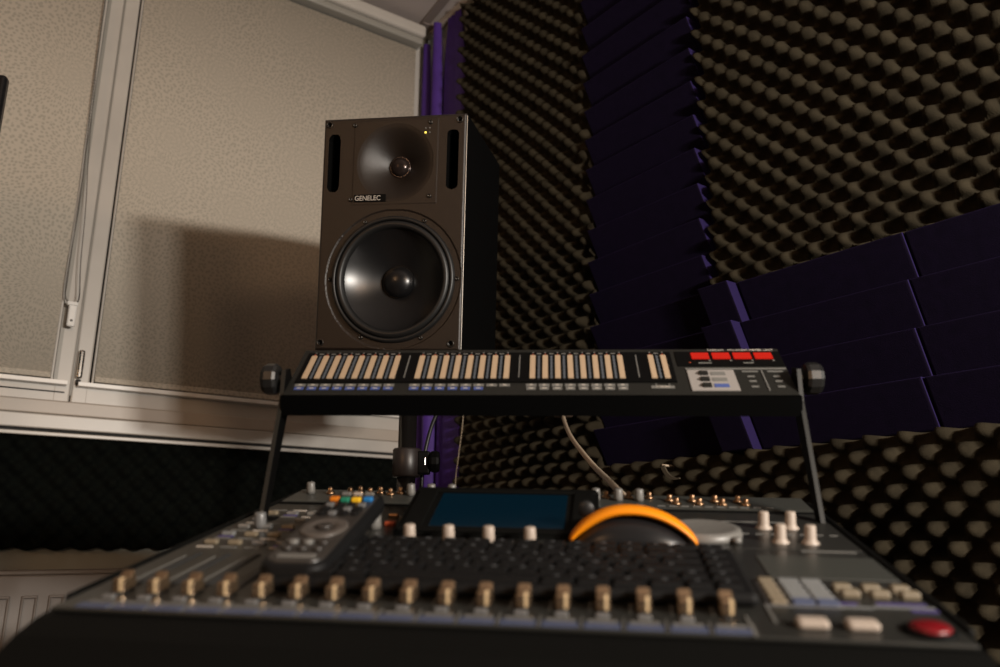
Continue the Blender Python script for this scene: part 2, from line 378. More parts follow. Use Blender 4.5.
# ------------------------------------------------------------------ violet curtain in the corner
def curtain():
    th = thing('curtain', FR @ T3(.076, -.02, 0.02), 'violet curtain hanging in the room corner behind the loudspeaker', 'curtain')
    def strip(name, pts, z0, z1):
        vs = []; fs = []; n = len(pts); nz = 24
        for s_ in (0, 1):
            for j in range(nz+1):
                z = z0+(z1-z0)*j/nz; g = 1-.45*max(0, (j/nz-.93)/.07)
                cx = sum(p[0] for p in pts)/n
                for (x, y) in pts: vs.append((cx+(x-cx)*g+.002*math.sin(z*3+x*40), y-(.0015 if s_ else 0)+.002*math.sin(z*2.3+x*90), z))
        off = n*(nz+1)
        for s_ in (0, 1):
            for j in range(nz):
                for i in range(n-1):
                    a = s_*off+j*n+i; fs.append([a, a+1, a+n+1, a+n])
        for j in range(nz):
            for i in (0, n-1):
                a = j*n+i; fs.append([a, a+n, a+n+off, a+off])
        b = MB(); b.add(vs, fs, M['curtain'], True); return b.build(name, th)
    # x along right wall minus .1, y into wall; narrow fold that crosses onto the window-wall side
    strip('narrow_fold', [(-.063, -.004), (-.060, -.014), (-.052, -.020), (-.040, -.021), (-.030, -.014), (-.024, -.002)], 0, 2.50)
    strip('front_fold', [(.000, -.002), (.004, -.016), (.014, -.024), (.026, -.024), (.036, -.014), (.042, -.002)], 0, 2.545)
    strip('flat_drop', [(.030, .008), (.05, .004), (.065, .010), (.08, .002), (.10, .009), (.12, .003), (.14, .009), (.160, .006)], 0, 2.545)
curtain()

# ------------------------------------------------------------------ radiator
th = thing('radiator', FL @ T3(1.1, .065, .25), 'white panel radiator below the black foam strip at the lower left', 'radiator')
b = MB(); w_ = 1.5
b.box((0, .030, .295), (w_, .010, .590), M['radiator'], bev=.004)
for i in range(30):
    x = -w_/2+.02+i*.0500
    for dx in (-.0125, .0125): b.box((x+dx, .0365, .279), (.005, .008, .530), M['radiator'], bev=.002)
    b.box((x, .0365, .546), (.030, .008, .006), M['radiator'], bev=.002)
b.build('front_panel', th)
b = MB(); b.box((0, -.02, .297), (w_, .008, .58), M['radiator'], bev=.003); b.build('rear_panel', th)
b = MB(); b.box((0, .027, .5945), (w_, .016, .010), M['radiator'], bev=.003); b.box((0, -.022, .5945), (w_, .014, .010), M['radiator'], bev=.003)
b.box((0, .003, .570), (w_-.01, .034, .030), M['gap'])  # dark block in place of the shade between the panels
for i in range(150): b.box((-w_/2+.01*i+.005, .003, .593), (.0045, .036, .004), M['radiator'])
b.build('top_grille', th)
b = MB(); b.box((-.5, -.03, .3), (.05, .07, .06), M['radiator']); b.box((.5, -.03, .3), (.05, .07, .06), M['radiator']); b.build('wall_bracket', th)
b = MB(); b.tube([(-.7, 0, .02), (-.7, 0, -.25)], .009, M['radiator']); b.tube([(-.65, 0, .02), (-.65, 0, -.25)], .009, M['radiator']); b.build('feed_pipe', th)

# ------------------------------------------------------------------ loudspeaker on its stand
SW, SH, SD = .250, .395, .290
SPM = T3(-.18177, 1.23817, 1.40248) @ Matrix.Rotation(-.19032, 4, 'Z') @ Matrix.Rotation(.15875, 4, 'X') @ Matrix.Rotation(.05444, 4, 'Y')
sp = thing('loudspeaker', SPM, 'black two-way studio loudspeaker on a pole stand in front of the window', 'loudspeaker')
# local: x right, y back, z up, front face at y=0, centre of the face at origin
WC = (.006, -.079); TC = (.004, .118)
M['slot'] = mat('port_shade_black', (.002, .002, .002), .9, spec=.05)  # shade inside the slots put into the colour of their faces
b = MB(); nx, nz = 200, 316; vs = []; fs = []
def inslot(x, z, cx, hw, z0, z1):
    zz = min(max(z, z0+hw), z1-hw); return math.hypot(x-cx, z-zz) < hw
for j in range(nz+1):
    for i in range(nx+1):
        x = -SW/2+SW*i/nx; z = -SH/2+SH*j/nz; y = 0.0
        r = math.hypot(x-WC[0], z-WC[1])
        if r < .0985: y = .050
        elif r < .1165: y = .0022
        rt = math.hypot(x-TC[0], (z-TC[1]))
        inplate = abs(x-TC[0]) < .0735 and -.0150 - .056 < z-TC[1] < .0725 and r > .1195
        if inplate and y == 0: y = -.0005
        if rt < .066: y = max(y, (.046*(1-rt/.066)**1.45) if rt > .017 else .034)
        if inslot(x, z, -.1045, .0095, .070, .170) or inslot(x, z, .1025, .0095, .070, .170): y = .045
        for (hx, hz) in ((-.115, .187), (.113, .187), (-.115, -.185), (.108, -.185)):
            if math.hypot(x-hx, z-hz) < .0042: y = .008
        e = min(SW/2-abs(x), SH/2-abs(z))
        if e < .004: y += (.004-e)**2/.004*.9
        vs.append((x, y, z))
for j in range(nz):
    for i in range(nx):
        a = j*(nx+1)+i; fs.append([a, a+1, a+nx+2, a+nx+1])
slotf = [f for f in fs if any(inslot(vs[q][0], vs[q][2], cx_, .0095, .070, .170) for q in f for cx_ in (-.1045, .1025))]; sset = set(map(tuple, slotf))
b.add(vs, [f for f in fs if tuple(f) not in sset], M['baffle'], True); b.add(vs, slotf, M['slot'], False)
o = b.build('front_baffle', sp); o['label'] = 'dark brown front plate'
b = MB(); yb = .0036
# cabinet shell, open at the front behind the baffle
pr = [(-SW/2, -SH/2), (SW/2, -SH/2), (SW/2, SH/2), (-SW/2, SH/2)]
def ringpts(inset, y): return [(x*(1-2*inset/SW), y, z*(1-2*inset/SH)) for x, z in pr]
vs = ringpts(.0005, .0030)+ringpts(0, .006)+ringpts(0, SD-.004)+ringpts(.004, SD); fs = []
for r in range(3):
    for k in range(4): a = r*4+k; c_ = r*4+(k+1) % 4; fs.append([a, c_, c_+4, a+4])
fs.append([12, 13, 14, 15]); b.add(vs, fs, M['black']); b.build('cabinet', sp)
b = MB(); b.box((SW/2-.0002, .0042, 0), (.0018, .0022, SH-.006), M['edge'], bev=.0007); o = b.build('edge_highlight', sp); o['label'] = 'pale strip for the highlight along the right front edge'
def YL(x, z, y=0): return T3(x, y, z) @ Rx(90)       # lathe axis towards the front (-y)
b = MB(); b.lathe([(.0985, .0005), (.0985, .0035), (.1010, .0048), (.1040, .0040), (.1060, -.0015)], M['rubber'], YL(*WC), 72, caps=False); b.build('woofer_ring', sp)
b = MB(); b.lathe([(.0985, -.001), (.0960, .0045), (.0915, .0070), (.0870, .0045), (.0850, -.003), (.0840, -.006)], M['rubber'], YL(*WC), 72, caps=False); b.build('woofer_surround', sp)
b = MB(); b.lathe([(.0850, -.004), (.080, -.0085), (.065, -.0185), (.045, -.0290), (.025, -.0370), (.020, -.039)], M['cone'], YL(*WC), 72, caps=False); wc = b.build('woofer_cone', sp)
b = MB(); b.lathe([(.0275, -.0365)]+[(.0275*math.cos(a*math.pi/16), -.0355+.0175*math.sin(a*math.pi/16)) for a in range(0, 8)]+[(.0005, -.018)], M['cone'], YL(*WC), 48, caps=False); b.build('dust_cap', wc)
b = MB(); b.lathe([(.0195, -.031), (.0190, -.027), (.0170, -.0265)]+[(.0165*math.cos(a*math.pi/16), -.027+.0105*math.sin(a*math.pi/16)) for a in range(0, 8)]+[(.0004, -.0165)], M['dome'], YL(*TC), 40, caps=False); b.build('tweeter_dome', sp)
def screw(x, z, r=.0036, y=-.001):
    b = MB(); b.lathe([(r, -.001), (r, .0016), (r*.75, .0024), (r*.45, .0024), (r*.4, .0008), (.0002, .0008)], M['screw'], YL(x, z, y), 16); b.build('screw', sp)
for a in (62, 118, 180, 242, 298, 0): screw(WC[0]+.1095*math.cos(math.radians(a)), WC[1]+.1095*math.sin(math.radians(a)), y=.002)
for (x, z) in ((-.0690, .184), (.0635, .184), (-.0715, .0560), (.0650, .059)): screw(x, z)
for (x, z) in ((-.115, .187), (.113, .187), (-.115, -.185), (.108, -.185)):
    b = MB(); b.lathe([(.0062, .0), (.0062, .0012), (.0050, .0018), (.0042, .0012), (.0040, -.004)], M['screw'], YL(x, z), 20, caps=False); b.build('corner_ferrule', sp)
b = MB(); b.box((.0555, -.0016, .1665), (.0032, .0014, .0032), M['led'], bev=.0005); b.build('status_light', sp)
for (x, z) in ((.0625, .1665), (.0555, .1740), (.0625, .1740)):
    b = MB(); b.box((x, -.0016, z), (.0026, .0014, .0022), M['grey_print'], bev=.0005); b.build('status_light', sp)
b = MB(); b.box((-.0375, -.0016, .0575), (.056, .0012, .0125), M['black'], bev=.0004); b.build('name_plate', sp)
text_mesh('lettering', 'GENELEC', .0118, M['white_print'], T3(-.0640, -.0024, .0535) @ Rx(90), sp, sx=.92, label='white maker lettering')
# small mounting cradle below the cabinet
b = MB(); b.box((0, .150, -SH/2-.008), (.12, .16, .014), M['black'], bev=.003); b.build('base_plate', sp)

st = thing('speaker_stand', T3(-.162, 1.40, 0), 'black pole stand with clamp and knob under the loudspeaker', 'stand')
b = MB(); b.lathe([(.0158, .06), (.0158, 1.175)], M['rod'] if 'rod' in M else mat('satin_black_tube', (.008, .007, .0065), .25, spec=.8), None, 32); b.build('pole', st)
b = MB(); b.box((0, 0, 1.186), (.11, .11, .012), M['black'], bev=.003); b.tube([(0, 0, 1.15), (0, 0, 1.185)], .022, M['black'], 20); b.build('top_plate', st)
b = MB(); b.lathe([(.0225, 1.014), (.0245, 1.017), (.0245, 1.060), (.0225, 1.063)], mat('clamp_plastic', (.022, .017, .016), .4), None, 32)
b.box((.030, -.004, 1.038), (.022, .020, .040), M['black'], bev=.003); cc = b.build('clamp_collar', st)
b = MB(); b.lathe([(.006, -.012), (.006, 0), (.0165, .001), (.0185, .005), (.0185, .013), (.0165, .017), (.004, .018)], M['black'], T3(.040, -.006, 1.040) @ Ry(90), 10, smooth=False); b.build('clamp_knob', cc)
b = MB(); b.box((.033, -.0150, 1.040), (.002, .001, .012), M['chrome'], bev=.0004); b.build('clamp_bolt', cc)
for a in (90, 210, 330):
    b = MB(); b.tube([(.02*math.cos(math.radians(a)), .02*math.sin(math.radians(a)), .10), (.28*math.cos(math.radians(a)), .28*math.sin(math.radians(a)), .012)], .011, M['black']); b.build('leg', st)
# cable running down from the speaker to the pole
b = MB(); b.tube(spline([(-.060, 1.50, 1.222), (-.085, 1.475, 1.19), (-.1180, 1.445, 1.125), (-.1335, 1.43, 1.06), (-.1375, 1.425, 1.01), (-.138, 1.425, .9), (-.14, 1.425, .3)]), .0036, M['rubber'])
tag(b.build('speaker_cable'), 'black cable slanting down from the loudspeaker beside the pole clamp', 'cable')
# thin pale cord at the edge of the curtain
b = MB(); pts = spline([(.316, -.058, 1.42), (.316, -.060, 1.23), (.300, -.062, 1.13), (.283, -.060, 1.05), (.278, -.058, .9), (.275, -.05, .4)])
b.tube(pts, .0009, M['cable_w'], 6); tag(b.build('thin_cord', mw=FR), 'thin pale cord hanging where the curtain meets the foam', 'cord')

# ------------------------------------------------------------------ display at the left edge of the photo
dm = T3(-1.1615, 1.226, 1.566) @ Rz(16)
th = thing('flat_display', dm, 'black flat display whose rounded corner shows at the left edge of the photo', 'display')
b = MB(); b.box((0, 0, 0), (.54, .022, .33), M['mon_black'], bev=.007, seg=3); b.box((0, .02, -.03), (.26, .03, .18), M['mon_black'], bev=.008); b.build('housing', th)
b = MB(); b.box((0, -.0112, 0), (.52, .0015, .31), mat('display_glass', (.003, .003, .004), .12), bev=.0005); b.build('screen', th)
b = MB(); b.tube([(0, .045, -.05), (0, .045, -1.55)], .018, M['black'], 16); b.box((0, .04, -1.557), (.30, .26, .016), M['black'], bev=.004); b.box((0, .035, -.05), (.08, .03, .08), M['black'], bev=.003); b.build('floor_stand', th)

# ------------------------------------------------------------------ desk
CM = T3(-.0139, .506, .8532) @ Matrix.Rotation(-.1452, 4, 'Z') @ Matrix.Rotation(.2352, 4, 'X') @ Matrix.Rotation(.0272, 4, 'Y')
DESK = .768
YAW = T3(-.0139, .506, 0) @ Matrix.Rotation(-.1452, 4, 'Z')
th = thing('desk', YAW, 'dark narrow desk carrying the mixing console', 'desk')
b = MB(); b.box((0, .20, DESK-.015), (.56, .60, .03), M['desk'], bev=.003); b.build('desk_top', th)
for x in (-.25, .25):
    for y in (-.06, .46):
        b = MB(); b.box((x, y, (DESK-.03)/2), (.04, .04, DESK-.03), M['desk'], bev=.003); b.build('leg', th)

# ------------------------------------------------------------------ mixing console (local: x right, y back, z normal to the panel)
con = thing('mixing_console', CM, 'grey digital mixing console with seventeen champagne faders on the desk', 'mixing console')
HW = .2835; D = .425
CMi = CM.inverted()
def to_desk(x, y):       # local point on the desk surface beneath local (x, y)
    p = CM @ Vector((x, y, 0)); q = CMi @ Vector((p.x, p.y, DESK)); return q
# body: cross-section sweep
prof = [(-.045, -.045), (-.058, -.036), (-.058, -.026), (-.045, -.016), (-.026, -.008), (-.006, -.0035), (.0, -.003), (D, -.003), (D+.01, -.012)]
vs = []; fs = []
for x in (-HW, HW):
    for (y, z) in prof: vs.append((x, y, z))
    q = to_desk(x, D-.005); vs.append((q.x, q.y, q.z)); q = to_desk(x, -.03); vs.append((q.x, q.y, q.z))
n = len(prof)+2
fs = [[k, (k+1) % n, (k+1) % n+n, k+n] for k in range(n)]+[list(range(n))[::-1], list(range(n, 2*n))]
b = MB(); b.add(vs, fs, M['console_side']); b.build('chassis', con)
b = MB(); b.box((0, D/2, -.001), (2*HW-.006, D-.004, .003), M['console'], bev=.001); o = b.build('top_panel', con)
for s_ in (-1, 1):
    b = MB(); b.box((s_*(HW+.002), D/2+.01, -.008), (.006, D-.03, .020), M['console_side'], bev=.003); b.build('side_trim', con)
# raised rear connector strip
b = MB(); b.prism([(.362, 0), (.366, .002), (.426, .004), (.426, -.02), (.362, -.02)], 'x', -HW+.004, HW-.004, M['console_lt']); b.build('rear_strip', con)
b = MB(); b.box((0, .3585, .001), (2*HW-.01, .006, .002), M['black']); b.build('rear_groove', con)
# fader slots, caps, label blocks
FX = [-.254+.02525*i for i in range(17)]
cap_me = None
def cap_mesh():
    b = MB(); pr = [(-.0078, .0012), (-.0074, .0084), (-.0056, .0098), (-.0022, .0090), (.001, .0092), (.0040, .0112), (.0062, .0124), (.0080, .0120), (.0088, .0085), (.0090, .0012)]
    vs = []; m_ = len(pr)
    for x, sc_ in ((-.0045, .74), (-.0043, .86), (-.0037, .95), (-.0026, 1), (.0026, 1), (.0037, .95), (.0043, .86), (.0045, .74)):
        for (y, z) in pr: vs.append((x, y*sc_, .0015+(z-.0015)*(sc_**.6)))
    fs = []
    for r in range(7):
        for k in range(m_): a = r*m_+k; c_ = r*m_+(k+1) % m_; fs.append([a, c_, c_+m_, a+m_])
    fs += [list(range(m_))[::-1], list(range(7*m_, 8*m_))]; b.add(vs, fs, M['cap'], False); return b
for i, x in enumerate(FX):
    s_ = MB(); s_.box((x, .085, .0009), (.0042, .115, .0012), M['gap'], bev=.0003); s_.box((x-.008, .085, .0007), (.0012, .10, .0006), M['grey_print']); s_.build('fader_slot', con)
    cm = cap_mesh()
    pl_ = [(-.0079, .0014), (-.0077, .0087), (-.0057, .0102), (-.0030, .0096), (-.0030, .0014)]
    cm.prism(pl_, 'x', .0012, .0032, M['cap_highlight'])
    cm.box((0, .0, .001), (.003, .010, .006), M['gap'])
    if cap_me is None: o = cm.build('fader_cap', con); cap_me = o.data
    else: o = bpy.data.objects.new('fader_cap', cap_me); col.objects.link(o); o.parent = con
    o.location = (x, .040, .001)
b = MB()
for i, x in enumerate(FX):
    b.box((x, .0075, .0008), (.0215, .0080, .0010), M['label_blue'] if 'label_blue' in M else M.setdefault('label_blue', mat('pale_blue_label', (.065, .08, .14), .5)))
    b.box((x, .0165, .0007), (.018, .0035, .0008), M['grey_print'])
    b.box((x+.0126, .013, .0007), (.0008, .020, .0008), M['grey_print'])
b.build('channel_label_strip', con)
for i, x in enumerate(FX[:16]):
    b = MB(); b.box((x, .0235, .0016), (.0085, .0050, .0030), M['grey_knob'], bev=.001); b.build('channel_button', con)
# left and centre small key clusters (visible left of the remote and right of the keyboard)
cl = [M['pad_tan'], M['grey_knob'], M['pad'], M['pad_tan'], M['grey_knob_l']]
b = MB()
for i in range(5):
    for j in range(6):
        x = -.262+i*.0215; y = .165+j*.031
        b.box((x, y, .0008), (.014, .003, .0009), M['grey_print'] if (i+j) % 3 else M['white_print'])
        if (i*7+j) % 5 == 1: b.box((x, y+.006, .0008), (.013, .004, .0009), M['violet_print'])
b.build('panel_print', con)
for i in range(5):
    for j in range(5):
        x = -.262+i*.0215; y = .177+j*.031
        if random.random() < .25: continue
        b = MB(); b.box((x, y, .002), (.0115, .0065, .0040), cl[(i*3+j*2) % 5], bev=.0012); b.build('function_button', con)
def knob(x, y, r, h, m, name='knob', flange=0, z0=0, label=None):
    b = MB(); pr = [(r*1.0, 0)]
    if flange: pr = [(r*flange, 0), (r*flange, h*.10), (r*1.12, h*.20)]
    pr += [(r*1.0, h*.30), (r*.94, h*.90), (r*.82, h*.98), (r*.4, h)]
    b.lathe(pr, m, T3(x, y, z0), 22); b.box((x, y+r*.5, z0+h), (r*.14, r*.8, .0006), M['grey_print'])
    o = b.build(name, con)
    if label: o['label'] = label
    return o
for x in (-.0945, -.0600, -.0250, .0105): knob(x, .206, .0053, .0150, M['white_knob'], label='ivory encoder knob below the screen')
knob(-.139, .250, .0060, .016, M['grey_knob_l']); knob(-.247, .240, .0058, .015, M['grey_knob'])
for (x, y) in ((.2165, .287), (.2405, .289), (.2205, .233), (.2445, .232)): knob(x, y, .0050, .0165, M['white_knob'], flange=1.5, label='ivory flared knob')
# trims on the rear strip
def trim(x, y, kind):
    z0 = .002+.002*(y-.366)/.06
    if kind == 'w': knob(x, y, .0048, .013, M['grey_knob_l'], 'trim_knob', z0=z0)
    else:
        b = MB(); b.lathe([(.0050, 0), (.0050, .002), (.0028, .003), (.0028, .0065), (.0018, .0075)], M['gold'], T3(x, y, z0), 14); b.build('brass_jack', con)
for i in range(8):
    x = -.262+i*.0235; trim(x, .405, 'w' if i in (0, 5, 6, 7) else 'g'); 
    if i in (2, 3, 4): trim(x+.010, .412, 'g')
for i, x in enumerate((.062, .086, .108)): trim(x, .398, 'w'); trim(x+.011, .41, 'g')
for i in range(4):
    x = .140+i*.0235; trim(x, .400, 'g'); trim(x+.006, .385, 'g')
b = MB()
for i in range(10): b.box((.13+.012*i, .376, .0026), (.008, .002, .0006), M['grey_print'])
b.build('rear_print', con)
# small keys behind the remote
for k, (x, y, m) in enumerate(((-.128, .262, M['red_dot']), (-.120, .285, M['pad_tan']), (-.135, .30, M['gold']), (-.113, .262, M['red_dot']), (-.122, .318, M['pad_tan']))):
    b = MB(); b.box((x, y, .0022), (.010, .007, .0045), m, bev=.0014); b.build('function_button', con)
# display housing
b = MB(); A = .206
b.prism([(.222, .0), (.222, .004), (.312, .027), (.322, .025), (.334, .0)], 'x', -.1135, .0665, M['console_side'])
dh = b.build('display_housing', con)
sl = math.atan2(.023, .090); Rm = Matrix.Rotation(sl, 3, 'X')
b = MB(); b.box((-.0235, 0.267, .0158), (.122, .070, .0016), M['screen'], rot=Rm, bev=.0004); o = b.build('screen', dh); o['label'] = 'dim teal lit screen'
b = MB()
for (cx, cy, dx, dy) in ((-.0235, .0415, .176, .0085), (-.0235, -.0415, .176, .0085), (-.0995, 0, .018, .080), (.0525, 0, .018, .080)):
    p = Rm @ Vector((0, cy, 0)); b.box((cx, .267+p.y, 0.0165+p.z), (dx, dy, .0030), M['console_side'], rot=Rm, bev=.0010)
b.build('display_frame', dh)
# jog wheel
b = MB(); b.lathe([(.0340, 0), (.0345, .003), (.0330, .0070), (.0300, .0085), (.027, .0078), (.012, .0070), (.0005, .0068)], M['grey_knob_l'], T3(.158, .252, .0005), 48)
jog = b.build('jog_wheel', con)
b = MB(); b.lathe([(.0040, 0), (.0042, .0035), (.0025, .005), (.0003, .0054)], M['grey_knob_l'], T3(.1835, .224, .0015), 18); b.build('jog_dimple', jog)
b = MB(); b.box((.230, .262, .0005), (.100, .105, .0010), M['console'], bev=.0003)
b.box((.212, .312, .0012), (.060, .0018, .0006), M['grey_print']); b.box((.252, .203, .0012), (.042, .0022, .0006), M['grey_print'])
for i in range(7): b.box((.196+i*.0125, .262, .0012), (.007, .0014, .0006), M['grey_print'])
b.build('monitor_section_print', con)
b = MB(); b.box((.236, .155, .0006), (.088, .062, .0012), M['console_lt'], bev=.0004); b.build('blank_panel', con)
# pale pads right of the keyboard
b = MB(); b.box((.2015, .088, .0006), (.046, .058, .0010), M['grey_knob'], bev=.0003); b.build('pad_backing', con)
for i in range(3):
    for j in range(5):
        b = MB(); m = M['label_blue'] if (i > 0 and j < 1) else (M['pad_tan'] if i == 0 else M['pad'])
        b.box((.186+i*.0150, .065+j*.0115, .0022), (.0135 if i else .0100, .0090, .0032), m, bev=.0010); b.build('transport_pad', con)
for i in range(3):
    for j in range(2):
        b = MB(); b.box((.2335+i*.0185+j*.002, .098-j*.013, .0028), (.0120, .0080, .0052), M['pad_tan'], bev=.0015); b.build('locator_button', con)
b = MB()
for (x, y, dx) in ((.228, .068, .014), (.262, .070, .030), (.272, .058, .016)): b.box((x, y, .0010), (dx, .003, .0007), M['violet_print'])
for (x, y, dx) in ((.232, .061, .022), (.262, .064, .036)): b.box((x, y, .0010), (dx, .0028, .0007), M['pad'])
b.build('section_print', con)
for (x, y) in ((.161, .018), (.177, .044)):
    b = MB(); b.box((x, y, .0010), (.0014, .034, .0008), M['grey_print']); b.build('section_divider', con)
for x in (.1965, .2245):
    b = MB(); b.box((x, .0215, .0030), (.0190, .0120, .0060), M['white_knob'], bev=.003, seg=3); b.build('transport_button', con)
b = MB(); b.lathe([(.0148, 0), (.0150, .0018), (.0136, .0024)], M['black'], T3(.2615, .0205, .0004), 32); b.build('record_button_ring', con)
b = MB(); b.lathe([(.0112, 0), (.0112, .0028), (.0098, .0040), (.0008, .0045)], M['red_button'], T3(.2615, .0205, .001), 32); o = b.build('record_button', con); o['label'] = 'round red button'

# ------------------------------------------------------------------ meter bridge
BM = T3(.0374, .8152, 1.0498) @ Matrix.Rotation(-.0625, 4, 'Z') @ Matrix.Rotation(.2084, 4, 'X') @ Matrix.Rotation(.0115, 4, 'Y') @ T3(0, -.345, -.1175)
br = thing('meter_bridge', BM, 'long dark meter bridge with cream level windows and red readouts above the console', 'meter bridge')
BH = .267
b = MB(); prof = [(.344, .098), (.345, .1175), (.424, .1670), (.434, .1660), (.440, .150), (.400, .098)]
b.prism(prof, 'x', -BH, BH, M['bridge']); 
b.prism([(y*1.0, z) for (y, z) in [(.3425, .0965), (.3425, .116), (.3455, .1180), (.402, .0965)]], 'x', -BH-.0015, BH+.0015, M['bridge_front'])
b.build('housing', br)
# face frame: origin at lower front edge, x right, y up the slope, z out of the face
fy, fz = .345, .1175; fa = math.atan2(.0495, .079); FL_ = math.hypot(.0495, .079)
FF = T3(0, fy, fz) @ Matrix.Rotation(fa, 4, 'X')
def fbox(b, x, y, dx, dy, m, z=.0008, dz=.0010): 
    p = FF @ Vector((x, y, z)); b.box(p, (dx, dy, dz), m, rot=FF.to_3x3())
b = MB(); fbox(b, -.0565, .0560, .408, .060, M['black'], .0006, .0008); b.build('meter_window', br)
xs = []
for g, (a, c_) in enumerate(((-.2520, 8), (-.1285, 8), (-.0045, 8), (.1250, 2))):
    for i in range(c_): xs.append((g, i, a+i*.01370))
for (g, i, x) in xs:
    b = MB(); fbox(b, x, .0545, .0058, .0470, M['bar'], .0014, .0014); b.build('level_meter', br)
b = MB()
for (g, i, x) in xs:
    last = i == (7 if g < 3 else 1)
    if not last:
        fbox(b, x+.0068, .0545, .0020, .047, M['bar_scale'], .0012, .0006)
        for k in range(7): fbox(b, x+.0068, .034+k*.0070, .0034, .0011, M['bar_scale'], .0013, .0008)
        fbox(b, x+.0068, .0825, .0050, .0016, M['grey_print'], .0012, .0006)
    fbox(b, x, .0805, .0016, .0016, M['red_dot'], .0012, .0006); fbox(b, x, .0850, .0018, .0018, M['grey_print'], .0010, .0004)
for x in (-.1430, -.0190, .1090): fbox(b, x, .0560, .0011, .046, M['grey_print'], .0012, .0006)
b.build('scale_print', br)
b = MB(); fbox(b, -.0565, .0252, .408, .0024, M['black'], .0008, .0014); b.build('face_groove', br)
b = MB()
for (g, i, x) in xs:
    if g == 3: continue
    up = M['grey_print']; lo = M['blue_print'] if (g == 0 or (g == 1 and i < 6)) else (None if g == 1 else M['grey_print'])
    fbox(b, x-.001, .0187, .0112, .0044, up, .0006, .0006)
    if lo: fbox(b, x-.0010, .0125, .0098, .0050, lo, .0006, .0006)
    fbox(b, x-.001, .0187, .0035, .0016, M['white_print'], .0011, .0004)
    if lo: fbox(b, x-.0010, .0125, .0045, .0012, M['white_print'], .0011, .0004)
fbox(b, .1315, .0150, .0240, .0046, M['grey_print'], .0006, .0006)
for x in (.1250, .1387): fbox(b, x, .0195, .0012, .004, M['grey_print'], .0006, .0006)
b.build('channel_labels', br)
text_mesh('lettering', 'STEREO', .0042, M['white_print'], FF @ T3(.1315, .0135, .0012), br, align='CENTER')
# right hand section
b = MB(); fbox(b, .2095, .0715, .114, .0300, M['black'], .0006, .0008); b.build('readout_window', br)
for i in range(4):
    b = MB(); fbox(b, .1793+i*.0228, .0765, .0190, .0125, M['red'], .0014, .0010); b.build('red_readout', br)
b = MB()
for i in range(4): fbox(b, .1885+i*.0228, .0672, .0022, .0022, M['grey_print'], .0011, .0004)
fbox(b, .1825, .0620, .014, .0018, M['grey_print'], .0011, .0004); fbox(b, .2290, .0620, .011, .0016, M['grey_print'], .0011, .0004)
fbox(b, .1665, .0630, .0016, .0016, M['red_dot'], .0011, .0004)
fbox(b, .2125, .0505, .106, .0022, M['grey_print'], .0008, .0008)
fbox(b, .2265, .0450, .017, .0022, M['grey_print'], .0008, .0006); fbox(b, .2528, .0450, .016, .0022, M['grey_print'], .0008, .0006)
fbox(b, .2390, .0275, .0013, .039, M['grey_print'], .0008, .0006)
for k, yy in enumerate((.0351, .0258, .0155)):
    fbox(b, .2258, yy, .0075, .0024, M['grey_print'], .0008, .0006); fbox(b, .2525, yy, .0075, .0024, M['grey_print'], .0008, .0006)
b.build('section_labels', br)
b = MB(); fbox(b, .1850, .0275, .0490, .0400, M['panel_white'], .0009, .0010); b.build('white_label_panel', br)
for k, yy in enumerate((.0397, .0280, .0162)):
    b = MB(); fbox(b, .1768, yy, .0090, .0068, M['bridge'], .0022, .0022); fbox(b, .1695, yy, .0016, .0016, M['bridge'], .0016, .0008)
    b.build('mode_button', br)
    b = MB(); fbox(b, .1920, yy, .0150, .0062, M['blue_print'] if k == 2 else M['grey_print'], .0016, .0008); o = b.build('mode_label', br)
for (s_, x) in (('TASCAM', .1890), ('MU-24/DM METER UNIT', .2120)):
    text_mesh('lettering', s_, .0047, M['white_print'], FF @ T3(x, .0883, .0008), br, sx=1.0)
for s_ in (-1, 1):
    b = MB(); b.prism([(.290, -.004), (.306, -.004), (.366, .100), (.380, .128), (.372, .146), (.356, .144), (.348, .112)], 'x', s_*(BH+.0005), s_*(BH+.0040), M['black'])
    b.prism([(.290, -.0042), (.2895, -.0038), (.3475, .112), (.3555, .1445), (.3565, .1440), (.3490, .112)], 'x', s_*(BH+.0004), s_*(BH+.0046), M['bridge']); br_ = b.build('side_bracket', br)
    b = MB(); b.box((s_*(BH-.004), .298, -.004), (.016, .018, .006), M['black'], bev=.002); b.build('bracket_foot', br_)
    b = MB(); x0 = s_*BH
    b.lathe([(.008, .002), (.0070, .009), (.0150, .010), (.0168, .013), (.0168, .022), (.0150, .026), (.004, .027)], M['knob_black'], T3(x0, .363, .1345) @ Ry(90*s_), 12, smooth=False); b.build('side_knob', br_)

